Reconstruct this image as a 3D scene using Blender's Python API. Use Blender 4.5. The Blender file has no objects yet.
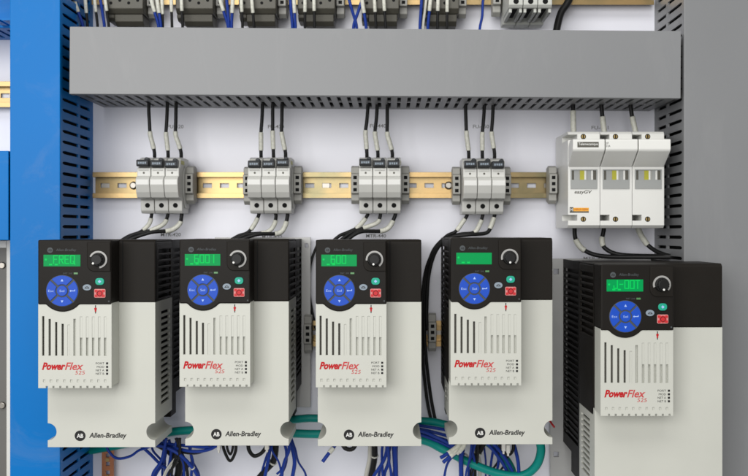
import bpy, bmesh, math, random
from mathutils import Vector
random.seed(7)
S = bpy.context.scene
C = S.collection
PI = math.pi
F, VX, VY, CAM = 1020.0, 388.0, 232.0, 1200.0   # focal (px of the 748 px photo), vanishing point, camera distance in mm

def W(px, py, d):
    """photo pixel at a known distance d (mm in front of the back panel) -> mm coordinates (x, d, z)"""
    k = (CAM - d) / F
    return ((px - VX) * k, d, -(py - VY) * k)

# ------------------------------------------------------------------ materials
def mat(name, col, rough=.5, metal=0., var=.06, vscale=25., bump=.0, bscale=900., spec=.5, bevel=0., emit=None, estr=0., dirt=0., streak=False, col2=None):
    m = bpy.data.materials.new(name); m.use_nodes = True
    nt = m.node_tree; b = nt.nodes['Principled BSDF']
    b.inputs['Roughness'].default_value = rough
    b.inputs['Metallic'].default_value = metal
    b.inputs['Specular IOR Level'].default_value = spec
    tc = nt.nodes.new('ShaderNodeTexCoord')
    n = nt.nodes.new('ShaderNodeTexNoise'); n.inputs['Scale'].default_value = vscale; n.inputs['Detail'].default_value = 5
    nt.links.new(tc.outputs['Object'], n.inputs['Vector'])
    mx = nt.nodes.new('ShaderNodeMix'); mx.data_type = 'RGBA'
    mx.inputs[6].default_value = (*[c * (1 - var) for c in col], 1)
    mx.inputs[7].default_value = (*[min(1, c * (1 + var)) for c in col], 1)
    if col2:
        mx.inputs[6].default_value = (*col, 1); mx.inputs[7].default_value = (*col2, 1)
        cr = nt.nodes.new('ShaderNodeMapRange'); cr.inputs[1].default_value = .38; cr.inputs[2].default_value = .62
        nt.links.new(n.outputs['Fac'], cr.inputs[0]); nt.links.new(cr.outputs[0], mx.inputs[0])
    else: nt.links.new(n.outputs['Fac'], mx.inputs[0])
    out = mx.outputs[2]
    if dirt:
        n2 = nt.nodes.new('ShaderNodeTexNoise'); n2.inputs['Scale'].default_value = 9.; n2.inputs['Detail'].default_value = 8; n2.inputs['Roughness'].default_value = .7; n2.inputs['Distortion'].default_value = 1.2
        if streak:
            mp = nt.nodes.new('ShaderNodeMapping'); mp.inputs['Scale'].default_value = (2.2, 1, .5)
            nt.links.new(tc.outputs['Object'], mp.inputs[0]); nt.links.new(mp.outputs[0], n2.inputs['Vector'])
        else: nt.links.new(tc.outputs['Object'], n2.inputs['Vector'])
        r = nt.nodes.new('ShaderNodeValToRGB'); r.color_ramp.elements[0].position = .54; r.color_ramp.elements[1].position = .78
        nt.links.new(n2.outputs['Fac'], r.inputs[0])
        ml = nt.nodes.new('ShaderNodeMath'); ml.operation = 'MULTIPLY'; ml.inputs[1].default_value = dirt
        nt.links.new(r.outputs[0], ml.inputs[0])
        m2 = nt.nodes.new('ShaderNodeMix'); m2.data_type = 'RGBA'
        nt.links.new(ml.outputs[0], m2.inputs[0]); nt.links.new(out, m2.inputs[6])
        g = sum(col) / 3
        m2.inputs[7].default_value = (*[.5 * c + .5 * max(g, .35) for c in col], 1)
        out = m2.outputs[2]
    nt.links.new(out, b.inputs['Base Color'])
    # roughness variation
    mr = nt.nodes.new('ShaderNodeMapRange'); mr.inputs[3].default_value = max(.05, rough - .07); mr.inputs[4].default_value = min(1, rough + .07)
    nt.links.new(n.outputs['Fac'], mr.inputs[0]); nt.links.new(mr.outputs[0], b.inputs['Roughness'])
    nrm = None
    if bevel:
        bv = nt.nodes.new('ShaderNodeBevel'); bv.samples = 4; bv.inputs['Radius'].default_value = bevel * .001
        nrm = bv.outputs[0]
    if bump:
        n3 = nt.nodes.new('ShaderNodeTexNoise'); n3.inputs['Scale'].default_value = bscale; n3.inputs['Detail'].default_value = 2
        nt.links.new(tc.outputs['Object'], n3.inputs['Vector'])
        bp = nt.nodes.new('ShaderNodeBump'); bp.inputs['Strength'].default_value = bump; bp.inputs['Distance'].default_value = .0006
        nt.links.new(n3.outputs['Fac'], bp.inputs['Height'])
        if nrm: nt.links.new(nrm, bp.inputs['Normal'])
        nrm = bp.outputs[0]
    if nrm: nt.links.new(nrm, b.inputs['Normal'])
    if emit:
        b.inputs['Emission Color'].default_value = (*emit, 1); b.inputs['Emission Strength'].default_value = estr
    return m

M = {}
M['panel'] = mat('painted_panel', (.85, .855, .925), .34, var=.045, vscale=6, bump=.12, bscale=260, dirt=.2)
M['blue_duct'] = mat('blue_pvc', (.0, .16, .50), .4, spec=.16, var=.12, vscale=6, bump=.06, bscale=300, dirt=.30)
M['grey_duct'] = mat('grey_pvc', (.215, .220, .226), .42, var=.09, vscale=4, bump=.10, bscale=300, dirt=.30, streak=True)
M['light'] = mat('light_grey_plastic', (.545, .55, .495), .42, var=.06, dirt=.08, vscale=20, bump=.12, bscale=1600, bevel=.7)
M['black'] = mat('black_plastic', (.0125, .0105, .0082), .5, spec=.13, var=.2, vscale=30, bump=.18, bscale=1800, bevel=.6)
M['keypad'] = mat('keypad_black', (.0115, .0098, .008), .45, spec=.13, var=.15, vscale=30, bump=.05, bscale=1800)
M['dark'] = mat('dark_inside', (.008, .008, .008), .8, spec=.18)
M['fin'] = mat('fin_black', (.010, .009, .008), .55, spec=.12, var=.2, vscale=40, bump=.1)
M['btn_blue'] = mat('button_blue', (.014, .075, .48), .35, spec=.18, var=.08)
M['btn_mark'] = mat('button_mark', (.36, .50, .85), .5)
M['btn_green'] = mat('button_green', (.02, .36, .24), .35, spec=.18)
M['btn_red'] = mat('button_red', (.55, .03, .035), .35, spec=.18)
M['btn_pink'] = mat('button_pink', (.62, .25, .24), .4, spec=.18)
M['btn_grey'] = mat('button_grey', (.25, .30, .35), .35, spec=.18)
M['white_mark'] = mat('white_mark', (.75, .75, .72), .5)
M['grey_mark'] = mat('grey_mark', (.075, .085, .09), .5, spec=.18)
M['black_ink'] = mat('black_ink', (.02, .02, .02), .5, spec=.18)
M['faint_ink'] = mat('faint_ink', (.22, .22, .22), .6)
M['red_ink'] = mat('red_ink', (.46, .012, .015), .45, spec=.18)
M['pale_red_ink'] = mat('pale_red_ink', (.52, .07, .07), .45, spec=.18)
M['silver'] = mat('silver_ring', (.36, .355, .34), .35, var=.1)
M['knob'] = mat('knob_black', (.012, .012, .012), .35, spec=.18)
M['lcd'] = mat('lcd_glow', (.0, .03, .01), .35, spec=.1, emit=(.0, .36, .085), estr=.85)
M['lcd_on'] = mat('lcd_segment', (.0, .05, .02), .4, spec=.1, emit=(.002, .80, .12), estr=.72)
M['led'] = mat('led_green', (.05, .16, .05), .3, emit=(.1, .3, .1), estr=.25)
M['zinc'] = mat('yellow_zinc', (.18, .16, .09), .32, metal=.92, col2=(.42, .285, .13), vscale=9, bump=.05, bscale=300, bevel=.5)
M['steel'] = mat('steel', (.30, .28, .25), .34, metal=1., var=.2)
M['flange'] = mat('galvanised', (.42, .42, .41), .45, metal=.45, var=.12, vscale=30, bevel=.6)
M['fuse'] = mat('fuse_grey', (.60, .60, .565), .34, var=.06, vscale=30, bump=.08, bevel=.8)
M['fuse_dark'] = mat('fuse_lever', (.035, .038, .042), .35, spec=.18, var=.2, bevel=.4)
M['clamp'] = mat('clamp_grey', (.36, .355, .325), .5, var=.1, vscale=40, bump=.15, bevel=.7)
M['switch'] = mat('switch_white', (.76, .76, .725), .36, var=.03, vscale=30, bump=.06, bevel=.9)
M['switch_grey'] = mat('switch_label_grey', (.33, .34, .33), .4)
M['yellow'] = mat('yellow_stripe', (.42, .40, .03), .4)
M['orange'] = mat('orange_label', (.85, .42, .04), .4)
M['brass'] = mat('brass', (.42, .30, .12), .35, metal=.8, var=.3)
M['block'] = mat('block_grey', (.085, .08, .062), .5, var=.25, vscale=60, bump=.3, bscale=700, bevel=.7)
M['breaker'] = mat('breaker_grey', (.52, .53, .49), .45, var=.06, bevel=.8)
M['w_black'] = mat('wire_black', (.014, .014, .014), .4, spec=.18, var=.2)
M['w_blue'] = mat('wire_blue', (.012, .04, .26), .4, spec=.18, var=.2)
M['w_white'] = mat('wire_white', (.55, .54, .48), .5, var=.15, vscale=60)
M['w_teal'] = mat('wire_teal', (.004, .25, .215), .38, spec=.18, var=.12)
M['sleeve'] = mat('marker_sleeve', (.64, .64, .56), .5, var=.4, vscale=330)
M['copper'] = mat('copper_bar', (.42, .16, .07), .45, metal=.5, var=.35, vscale=60, bump=.3)
M['enclosure'] = mat('enclosure_grey', (.13, .125, .115), .5, var=.12, vscale=12, bump=.1)
M['tie'] = mat('tie_white', (.72, .71, .66), .4)

# ------------------------------------------------------------------ mesh helper
class MB:
    """collects shapes in mm: x to the right, d towards the camera, z up"""
    def __init__(s): s.bm = bmesh.new()
    def v(s, x, d, z): return s.bm.verts.new((x * .001, -d * .001, z * .001))
    def face(s, vs, smooth=False):
        try:
            f = s.bm.faces.new(vs); f.smooth = smooth; return f
        except ValueError: return None
    def box(s, x0, x1, d0, d1, z0, z1):
        p = [s.v(x, d, z) for x in (x0, x1) for d in (d0, d1) for z in (z0, z1)]
        for q in ((0, 1, 3, 2), (4, 6, 7, 5), (0, 4, 5, 1), (2, 3, 7, 6), (0, 2, 6, 4), (1, 5, 7, 3)): s.face([p[i] for i in q])
        return s
    def prism(s, pts, d0, d1):            # outline in (x,z), along d
        a = [s.v(x, d0, z) for x, z in pts]; b = [s.v(x, d1, z) for x, z in pts]
        s.face(a[::-1]); s.face(b); n = len(pts)
        for i in range(n): s.face([a[i], a[(i + 1) % n], b[(i + 1) % n], b[i]])
        return s
    def prism_x(s, pts, x0, x1):          # outline in (d,z), along x
        a = [s.v(x0, d, z) for d, z in pts]; b = [s.v(x1, d, z) for d, z in pts]
        s.face(a[::-1]); s.face(b); n = len(pts)
        for i in range(n): s.face([a[i], a[(i + 1) % n], b[(i + 1) % n], b[i]])
        return s
    def cyl(s, x, z, r, d0, d1, n=24, rx=None, rt=None):
        rt = r if rt is None else rt; q = 1 if rx is None else rx / r
        a = [s.v(x + r * q * math.cos(2 * PI * i / n), d0, z + r * math.sin(2 * PI * i / n)) for i in range(n)]
        b = [s.v(x + rt * q * math.cos(2 * PI * i / n), d1, z + rt * math.sin(2 * PI * i / n)) for i in range(n)]
        s.face(a[::-1]); s.face(b)
        for i in range(n): s.face([a[i], a[(i + 1) % n], b[(i + 1) % n], b[i]], True)
        return s
    def grid(s, us, vs, solid, t0, t1, mapf):
        """plate cut by a grid of cells: solid(u,v) says whether the cell centre is material; mapf(u,v,t)->(x,d,z)"""
        us = sorted(set(round(u, 4) for u in us)); vs = sorted(set(round(v, 4) for v in vs))
        nu, nv = len(us) - 1, len(vs) - 1
        ok = [[solid((us[i] + us[i + 1]) / 2, (vs[j] + vs[j + 1]) / 2) for j in range(nv)] for i in range(nu)]
        cache = {}
        def g(i, j, t):
            k = (i, j, t)
            if k not in cache: cache[k] = s.v(*mapf(us[i], vs[j], t1 if t else t0))
            return cache[k]
        for i in range(nu):
            for j in range(nv):
                if not ok[i][j]: continue
                s.face([g(i, j, 1), g(i + 1, j, 1), g(i + 1, j + 1, 1), g(i, j + 1, 1)])
                s.face([g(i, j + 1, 0), g(i + 1, j + 1, 0), g(i + 1, j, 0), g(i, j, 0)])
                if i == 0 or not ok[i - 1][j]: s.face([g(i, j, 0), g(i, j, 1), g(i, j + 1, 1), g(i, j + 1, 0)])
                if i == nu - 1 or not ok[i + 1][j]: s.face([g(i + 1, j, 1), g(i + 1, j, 0), g(i + 1, j + 1, 0), g(i + 1, j + 1, 1)])
                if j == 0 or not ok[i][j - 1]: s.face([g(i, j, 1), g(i, j, 0), g(i + 1, j, 0), g(i + 1, j, 1)])
                if j == nv - 1 or not ok[i][j + 1]: s.face([g(i, j + 1, 0), g(i, j + 1, 1), g(i + 1, j + 1, 1), g(i + 1, j + 1, 0)])
        return s
    def holes(s, us0, vs0, rects, t0, t1, mapf):
        us, vs = list(us0), list(vs0)
        for a, b, c, d in rects: us += [a, b]; vs += [c, d]
        return s.grid(us, vs, lambda u, v: not any(a < u < b and c < v < d for a, b, c, d in rects), t0, t1, mapf)
    def tube(s, pts, r, n=8, caps=True):
        P = [Vector(p) for p in pts]; rings = []
        t = (P[1] - P[0]).normalized()
        u = t.orthogonal().normalized()
        for i, p in enumerate(P):
            t2 = (P[min(i + 1, len(P) - 1)] - P[max(i - 1, 0)]).normalized()
            u = (u - t2 * u.dot(t2)).normalized(); w = t2.cross(u)
            rings.append([s.v(*(p + r * (u * math.cos(2 * PI * k / n) + w * math.sin(2 * PI * k / n)))) for k in range(n)])
        for a, b in zip(rings, rings[1:]):
            for k in range(n): s.face([a[k], a[(k + 1) % n], b[(k + 1) % n], b[k]], True)
        if caps: s.face(rings[0][::-1]); s.face(rings[-1])
        return s
    def ring(s, x, z, r0, r1, a0, a1, d0, d1, n=20):
        A = [a0 + (a1 - a0) * i / n for i in range(n + 1)]
        pts = [(x + r1 * math.cos(a), z + r1 * math.sin(a)) for a in A] + [(x + r0 * math.cos(a), z + r0 * math.sin(a)) for a in reversed(A)]
        return s.prism(pts, d0, d1)

def put(name, mb, m, parent=None, bevel=0., seg=2, label=None):
    bm = mb.bm
    bmesh.ops.recalc_face_normals(bm, faces=bm.faces)
    me = bpy.data.meshes.new(name); bm.to_mesh(me); bm.free()
    me.materials.append(M[m] if isinstance(m, str) else m)
    o = bpy.data.objects.new(name, me); C.objects.link(o)
    if parent: o.parent = parent
    if bevel:
        b = o.modifiers.new('bevel', 'BEVEL'); b.width = bevel * .001; b.segments = seg; b.limit_method = 'ANGLE'; b.angle_limit = math.radians(35)
        b.harden_normals = False
    if label: o['label'] = label
    return o

def tag(o, label, cat, group=None, kind=None):
    o['label'] = label; o['category'] = cat
    if group: o['group'] = group
    if kind: o['kind'] = kind
    return o

def thing(name, label, cat, loc=(0, 0, 0), group=None):
    o = bpy.data.objects.new(name, None); C.objects.link(o); o.empty_display_size = .01
    o.location = (loc[0] * .001, -loc[1] * .001, loc[2] * .001)
    return tag(o, label, cat, group)

def copy_tree(o, parent=None, skip=()):
    c = o.copy(); C.objects.link(c)
    if parent: c.parent = parent
    for ch in list(o.children):
        if ch.name.split('.')[0] in skip: continue
        copy_tree(ch, c, skip)
    return c

def text(name, s, x0, x1, z0, z1, d, m, parent, shear=0., bold=0., height=None, th=.12, fitx=True):
    """lettering as a thin mesh whose ink box is x0..x1, z0..z1 (mm), standing on the face at distance d"""
    cu = bpy.data.curves.new(name, 'FONT'); cu.body = s; cu.size = .01; cu.shear = shear; cu.offset = bold * .001; cu.resolution_u = 3
    ob = bpy.data.objects.new(name, cu)
    me = bpy.data.meshes.new_from_object(ob)
    bpy.data.objects.remove(ob); bpy.data.curves.remove(cu)
    xs = [v.co.x for v in me.vertices]; ys = [v.co.y for v in me.vertices]
    mnx, mxx, mny, mxy = min(xs), max(xs), min(ys), max(ys)
    bm = bmesh.new(); bm.from_mesh(me); bpy.data.meshes.remove(me)
    kx = (x1 - x0) / (mxx - mnx); kz = (z1 - z0) / (mxy - mny)
    for v in bm.verts:
        v.co = Vector(((x0 + (v.co.x - mnx) * kx) * .001, -(d + th) * .001, (z0 + (v.co.y - mny) * kz) * .001))
    mb = MB(); mb.bm.free(); mb.bm = bm
    me = bpy.data.meshes.new(name); bm.to_mesh(me); bm.free()
    me.materials.append(M[m]); o = bpy.data.objects.new(name, me); C.objects.link(o)
    if parent: o.parent = parent
    return o

def spline(pts, per=10):
    P = [Vector(p) for p in pts]; P = [P[0] * 2 - P[1]] + P + [P[-1] * 2 - P[-2]]
    out = []
    for i in range(1, len(P) - 2):
        for k in range(per):
            t = k / per; a, b, c, d = P[i - 1], P[i], P[i + 1], P[i + 2]
            out.append(.5 * ((2 * b) + (c - a) * t + (2 * a - 5 * b + 4 * c - d) * t * t + (3 * b - a - 3 * c + d) * t ** 3))
    out.append(P[-2]); return out

def wire(name, label, pts, r, m, cat='wire', group=None, sleeves=(), per=10):
    pts = [Vector(W(*p)) for p in pts]
    pts = spline(pts, per)
    org = pts[len(pts) // 2].copy()
    loc = [p - org for p in pts]
    o = put(name, MB().tube(loc, r), m)
    o.location = (org.x * .001, -org.y * .001, org.z * .001)
    tag(o, label, cat, group)
    L = [0]
    for a, b in zip(loc, loc[1:]): L.append(L[-1] + (b - a).length)
    for t0, t1 in sleeves:
        seg = [p for p, l in zip(loc, L) if t0 * L[-1] <= l <= t1 * L[-1]]
        if len(seg) > 1: put('marker_sleeve', MB().tube(seg, r * 1.32), 'sleeve', o)
    return o

# ------------------------------------------------------------------ setting: the painted mounting panel
tag(put('back_panel', MB().box(-1200, 1200, -3, 0, -800, 800), 'panel'), 'pale lavender grey painted mounting panel behind all the devices', 'panel', None, 'structure')

# ------------------------------------------------------------------ wiring ducts
XY = lambda u, v, t: (u, v, t)       # plate in (x,d), thickness along z
ZD = lambda u, v, t: (t, v, u)       # plate in (z,d), thickness along x

def duct_h(label, x0, x1, z0, z1, D, m, loc, rot=0, group='wiring ducts'):
    t = thing('wiring_duct', label, 'wiring duct', loc, group)
    t.rotation_euler = (0, rot, 0)
    slots = []
    x = x0 + 8
    while x < x1 - 8:
        slots += [(x, x + 4.0, 14, 60), (x, x + 4.0, 66, 112)]; x += 10.9
    for za, zb in ((z0, z0 + 2), (z1 - 2, z1)):
        put('slotted_wall', MB().holes((x0 + 1, x1 - 1), (2, D - 2.5), slots, za, zb, XY), m, t)
    put('base', MB().box(x0 + 1, x1 - 1, 0, 2, z0, z1), m, t)
    put('slot_shade', MB().box(x0 + 3, x1 - 3, 3, D - 6, z0 + 6, z1 - 6), 'dark', t)  # added black box, painted shade so the slots read dark
    cv = MB().box(x0, x1, D - 2, D, z0 - 1.6, z1 + 1.6)
    cv.box(x0, x1, D - 10, D - 2, z0 - 1.6, z0 - .2).box(x0, x1, D - 10, D - 2, z1 + .2, z1 + 1.6)
    put('cover', cv, m, t, bevel=.8)
    return t

def duct_v(label, x0, x1, z0, z1, D, m, group='wiring ducts'):
    t = thing('wiring_duct', label, 'wiring duct', ((x0 + x1) / 2, 0, z0), group)
    h, w = z1 - z0, (x1 - x0) / 2
    slots = []; z = 4
    while z < h - 8:
        slots += [(z, z + 3.6, 13, 50), (z, z + 3.6, 57, 108), (z + .6, z + 3.0, 108, 111.5), (z + 1.2, z + 2.4, 111.5, 115)]; z += 11.35
    for a, b in ((-w, -w + 2), (w - 2, w)):
        put('slotted_wall', MB().holes((0, h), (2, D - 2.5), slots, a, b, ZD), m, t)
    put('base', MB().box(-w, w, 0, 2, 0, h), m, t)
    put('slot_shade', MB().box(-w + 6, w - 6, 3, D - 6, 1, h - 1), 'dark', t)  # same added black box, stands in for shade behind the slots
    cv = MB().box(-w - 1.6, w + 1.6, D - 2, D, 0, h)
    cv.box(-w - 1.6, -w - .2, D - 9, D - 2, 0, h).box(w + .2, w + 1.6, D - 9, D - 2, 0, h)
    put('cover', cv, m, t, bevel=.9)
    return t

duct_h('wide grey plastic wiring duct running horizontally above the four fuse holders', -322, 322, -34, 34, 126, 'grey_duct', (-13.5, 0, 178.6), math.radians(.41))
duct_v('tall bright blue wiring duct standing left of the grey horizontal duct', -396.5, -347, -420, 420, 126, 'blue_duct')
duct_v('tall plain grey wiring duct along the right edge behind the largest drive', 313.5, 420, -420, 420, 126, 'grey_duct')
duct_h('short blue wiring duct joining the tall blue duct from the left edge', -66, 66, -45.5, 45.5, 125, 'blue_duct', (-466, 0, 38.5))
duct_h('dark blue slotted duct end at the top left corner above the left rail', -60, 60, -24, 24, 80, 'blue_duct', (-462, 0, 250))

# ------------------------------------------------------------------ DIN rails
def rail(label, x0, x1, z, screws=(), h=30, pitch=20, ph=6):
    t = thing('mounting_rail', label, 'rail', (x0, 0, z), 'metal mounting rails')
    L = x1 - x0; sl = []; x = ph
    while x < L - 12: sl.append((x, x + 10.5, -2.6, 2.6)); x += pitch
    b = MB().holes((0, L), (-h / 2 + 4.5, h / 2 - 4.5), sl, 3, 4.2, lambda u, v, tt: (u, tt, v))
    for s in (-1, 1):
        a, c = sorted((s * (h / 2 - 4.5), s * (h / 2 - 5.7)))
        b.box(0, L, 4.3, 14.5, a, c)
        a, c = sorted((s * (h / 2 - 5.7), s * h / 2))
        b.box(0, L, 14.6, 15.9, a, c)
    put('rail_profile', b, 'zinc', t)
    for q in range(3): put('standoff', MB().cyl(12 + q * (L - 24) / 2, 0, 5, 0, 3), 'steel', t)
    for sx in screws:
        o = put('screw', MB().cyl(sx - x0, 0, 5, 4.3, 8.5, rt=3.6), 'steel', t, bevel=.6)
    return t
rail('long gold coloured slotted rail carrying the fuse holders in the middle', -343, 196, 54.5, screws=(-298, 71))
rail('gold coloured rail at the top edge carrying the dark terminal blocks', -344, 309, 279)
rail('short rail glimpsed behind the drives in the gaps beside the middle drive', -112, 74, -118, pitch=16)
rail('short gold rail visible left of the tall blue duct', -560, -402, 160)

# ------------------------------------------------------------------ three pole fuse holders
NTH = ['first', 'second', 'third', 'fourth', 'fifth', 'sixth']
FROM = ['leftmost %s', 'second %s from left', 'third %s from left', 'fourth %s from left', 'fifth %s from left', 'sixth %s from left']
def make_fuse(loc):
    t = thing('fuse_holder', '', 'fuse holder', loc, 'three pole fuse holders on the middle rail')
    p = 15.7
    for i in range(3):
        x = i * p
        prof = [(16, -34), (49, -34), (52, -31), (53, -20), (54, -18.5), (70, -17), (74, -11), (77, -3), (77, 3), (74, 6), (70, 7), (70, 16), (64, 17), (62, 23), (58, 27), (50, 29), (16, 29)]
        b = MB().prism_x(prof, x + .25, x + p - .25)
        pole = put('pole', b, 'fuse', t, bevel=.7)
        put('nameplate', MB().box(x + 1.2, x + p - 1.2, 77, 77.3, -2.6, 2.6), 'white_mark', pole)
        put('test_hole', MB().cyl(x + p / 2, 10.6, 1.15, 69.5, 70.15, 12), 'block', pole)
        put('terminal_screw', MB().cyl(x + p / 2, -25, 2.7, 52, 52.9, 20), 'dark', pole)
        lv = MB().prism_x([(60, 17.2), (73, 17.2), (75, 18.5), (75, 23.5), (73, 24.6), (60, 24.6)], x + 1, x + p - 1.6)
        lv.cyl(x + p - 4.2, 25, 2.4, 62, 72, 14)
        lever = put('lever', lv, 'fuse_dark', pole, bevel=.5)
        lt = MB()
        for k in range(4): lt.box(x + 3 + k * 2.4, x + 4.7 + k * 2.4, 75, 75.15, 19.6 + (k % 2) * .3, 22)
        put('lever_print', lt, 'button_grey' if False else 'btn_grey', lever)
        put('ribbing', MB().box(x + 2, x + p - 2.4, 70, 70.8, 13.2, 14).box(x + 2, x + p - 2.4, 70, 70.8, 15, 15.8), 'fuse', pole)
    put('side_plate', MB().prism_x([(16, -28), (40, -28), (50, -12), (50, 12), (40, 20), (16, 20)], 3 * p, 3 * p + .8), 'fuse', t, bevel=.4)
    put('side_sticker', MB().box(3 * p, 3 * p + .2, 42, 58, 20.8, 25), 'yellow', t)
    return t
FX = [-278.4, -155.5, -32.6, 83]
fz = [55.0, 55.0, 55.0, 54.0]
fd = ['above the drive reading FREQ', 'above the drive reading 6001', 'above the drive reading 600', 'above the drive with an empty display']
f0 = make_fuse((FX[0], 0, fz[0]))
for i in range(4):
    f = f0 if i == 0 else copy_tree(f0)
    f.location = (FX[i] * .001, 0, fz[i] * .001)
    for pole in [c for c in f.children if c.name.startswith('pole')]:
        for lv in pole.children:
            if lv.name.startswith('lever'): lv.location = (random.uniform(-.0004, .0004), random.uniform(-.0014, .0008), random.uniform(-.0009, .0011))
    f['label'] = 'pale grey three pole fuse holder with black levers ' + fd[i]

# end clamps
def make_clamp():
    t = thing('end_clamp', '', 'end clamp', (0, 0, 0), 'grey end clamps on the rails')
    b = MB().prism_x([(16, -20), (30, -23), (36, -19), (36, -12), (42, -11), (42, 11), (36, 12), (36, 19), (28, 21), (16, 19)], 0, 9)
    put('clamp_body', b, 'clamp', t, bevel=.8)
    for z in (-7, 0, 7): put('hole', MB().box(2.6, 6.6, 42, 42.2, z - 1.9, z + 1.9), 'dark', t)
    return t
c0 = make_clamp()
cl = [(-230.6, 55, 'right side of the ' + FROM[0] % 'fuse holder'), (-164.8, 54, 'left side of the ' + FROM[1] % 'fuse holder'),
      (-107.6, 55, 'right side of the ' + FROM[1] % 'fuse holder'), (-42, 55, 'left side of the ' + FROM[2] % 'fuse holder'), (15.4, 55, 'right side of the ' + FROM[2] % 'fuse holder'),
      (73.5, 54, 'left side of the ' + FROM[3] % 'fuse holder'), (131, 54, 'right side of the ' + FROM[3] % 'fuse holder'), (183.5, 55, 'left side of the large white fuse switch'),
      (-96, -116, None), (46, -114, None)]
for i, (x, z, s) in enumerate(cl):
    c = c0 if i == 0 else copy_tree(c0)
    c.location = (x * .001, 0, z * .001)
    c['label'] = ('grey end clamp at the ' + s) if s else \
        ('grey rail clamp with dark holes in the gap between the ' + ('second and third drives' if i == 8 else 'third and fourth drives'))

# ------------------------------------------------------------------ large white fuse switch
t = thing('fuse_switch', 'large white three pole fuse switch with striped windows at the right', 'fuse switch', (194.7, 0, 4.3))
pw = 34.8
for i in range(3):
    x = i * pw + .2; x1 = (i + 1) * pw - .2
    b = MB().box(x, x1, 16, 58, 0, 104.5)
    b.prism_x([(58, 0), (92, 0), (96, 3), (96, 8), (58, 8)], x, x1)
    b.box(x + 10, x1, 58, 96, 8, 14.2)
    b.box(x, x1, 58, 96, 14.2, 95.2)
    b.box(x + 10, x1, 58, 96, 95.2, 101.2)
    b.prism_x([(58, 101.2), (96, 101.2), (96, 102), (93.5, 104.5), (58, 104.5)], x, x1)
    pole = put('pole', b, 'switch', t)
    hd = MB().prism_x([(96, 66), (97.5, 66.5), (122, 81), (123.5, 83), (123.5, 93), (122, 94), (104, 94), (96, 88)], x + .3, x1 - .3)
    handle = put('handle', hd, 'switch', pole, bevel=.8)
    fr = MB().holes((x + 2.6, x1 - 3), (42.5, 63.5), [(x + 3.8, x1 - 4.2, 52.2, 62.4)], 96, 97.2, lambda u, v, tt: (u, tt, v))
    win = put('window', fr, 'switch_grey', pole)
    wx0 = x + 3.8; ww = (x1 - 4.2) - wx0
    for a, c, m in ((0, .10, 'block'), (.10, .28, 'switch_grey'), (.28, .34, 'clamp'), (.34, .52, 'yellow'), (.52, .60, 'switch'), (.60, .66, 'clamp'), (.66, .80, 'switch_grey'), (.80, .88, 'switch'), (.88, 1, 'block')):
        put('stripe', MB().box(wx0 + ww * a, wx0 + ww * c, 96, 96.3, 52.2, 62.4), m, win)
    for z in (9.6, 99.0):
        s = put('terminal_screw', MB().cyl(x + 16.5, z, 2.1, 96.2, 96.6, 18), 'brass', pole); put('screw_recess', MB().cyl(x + 16.5, z, 2.9, 96, 96.2, 20), 'dark', s)
        put('screw_slot', MB().box(x + 16.5 - .6, x + 16.5 + .6, 96.6, 96.75, z - 2.0, z + 2.0), 'dark', s)
put('maker_plate', MB().box(5.2, 27.6, 123.5, 123.8, 85.2, 90.8), 'block', t)
text('lettering', 'Telemecanique', 6.2, 26.8, 86.4, 90, 123.8, 'white_mark', t, bold=.1)
text('lettering', '3P\n32A', 35.5, 40, 85.5, 90.5, 123.5, 'black_ink', t)
text('lettering', 'easyGV', 7.2, 26, 36.2, 41, 96, 'block', t, shear=.2, bold=.2)
lb = put('maker_label', MB().box(6, 22.6, 96, 96.25, 18.2, 22), 'orange', t)
put('label_square', MB().box(2, 5.8, 96, 96.3, 17, 22.6).box(2, 22.6, 96, 96.2, 16.6, 18.1), 'block', lb)
text('lettering', 'M', 2.7, 5.1, 18.2, 21.4, 96.3, 'white_mark', lb, bold=.2)
text('lettering', 'MERLIN GERIN', 7.2, 21.8, 19.1, 21.2, 96.25, 'red_ink', lb)

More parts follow.
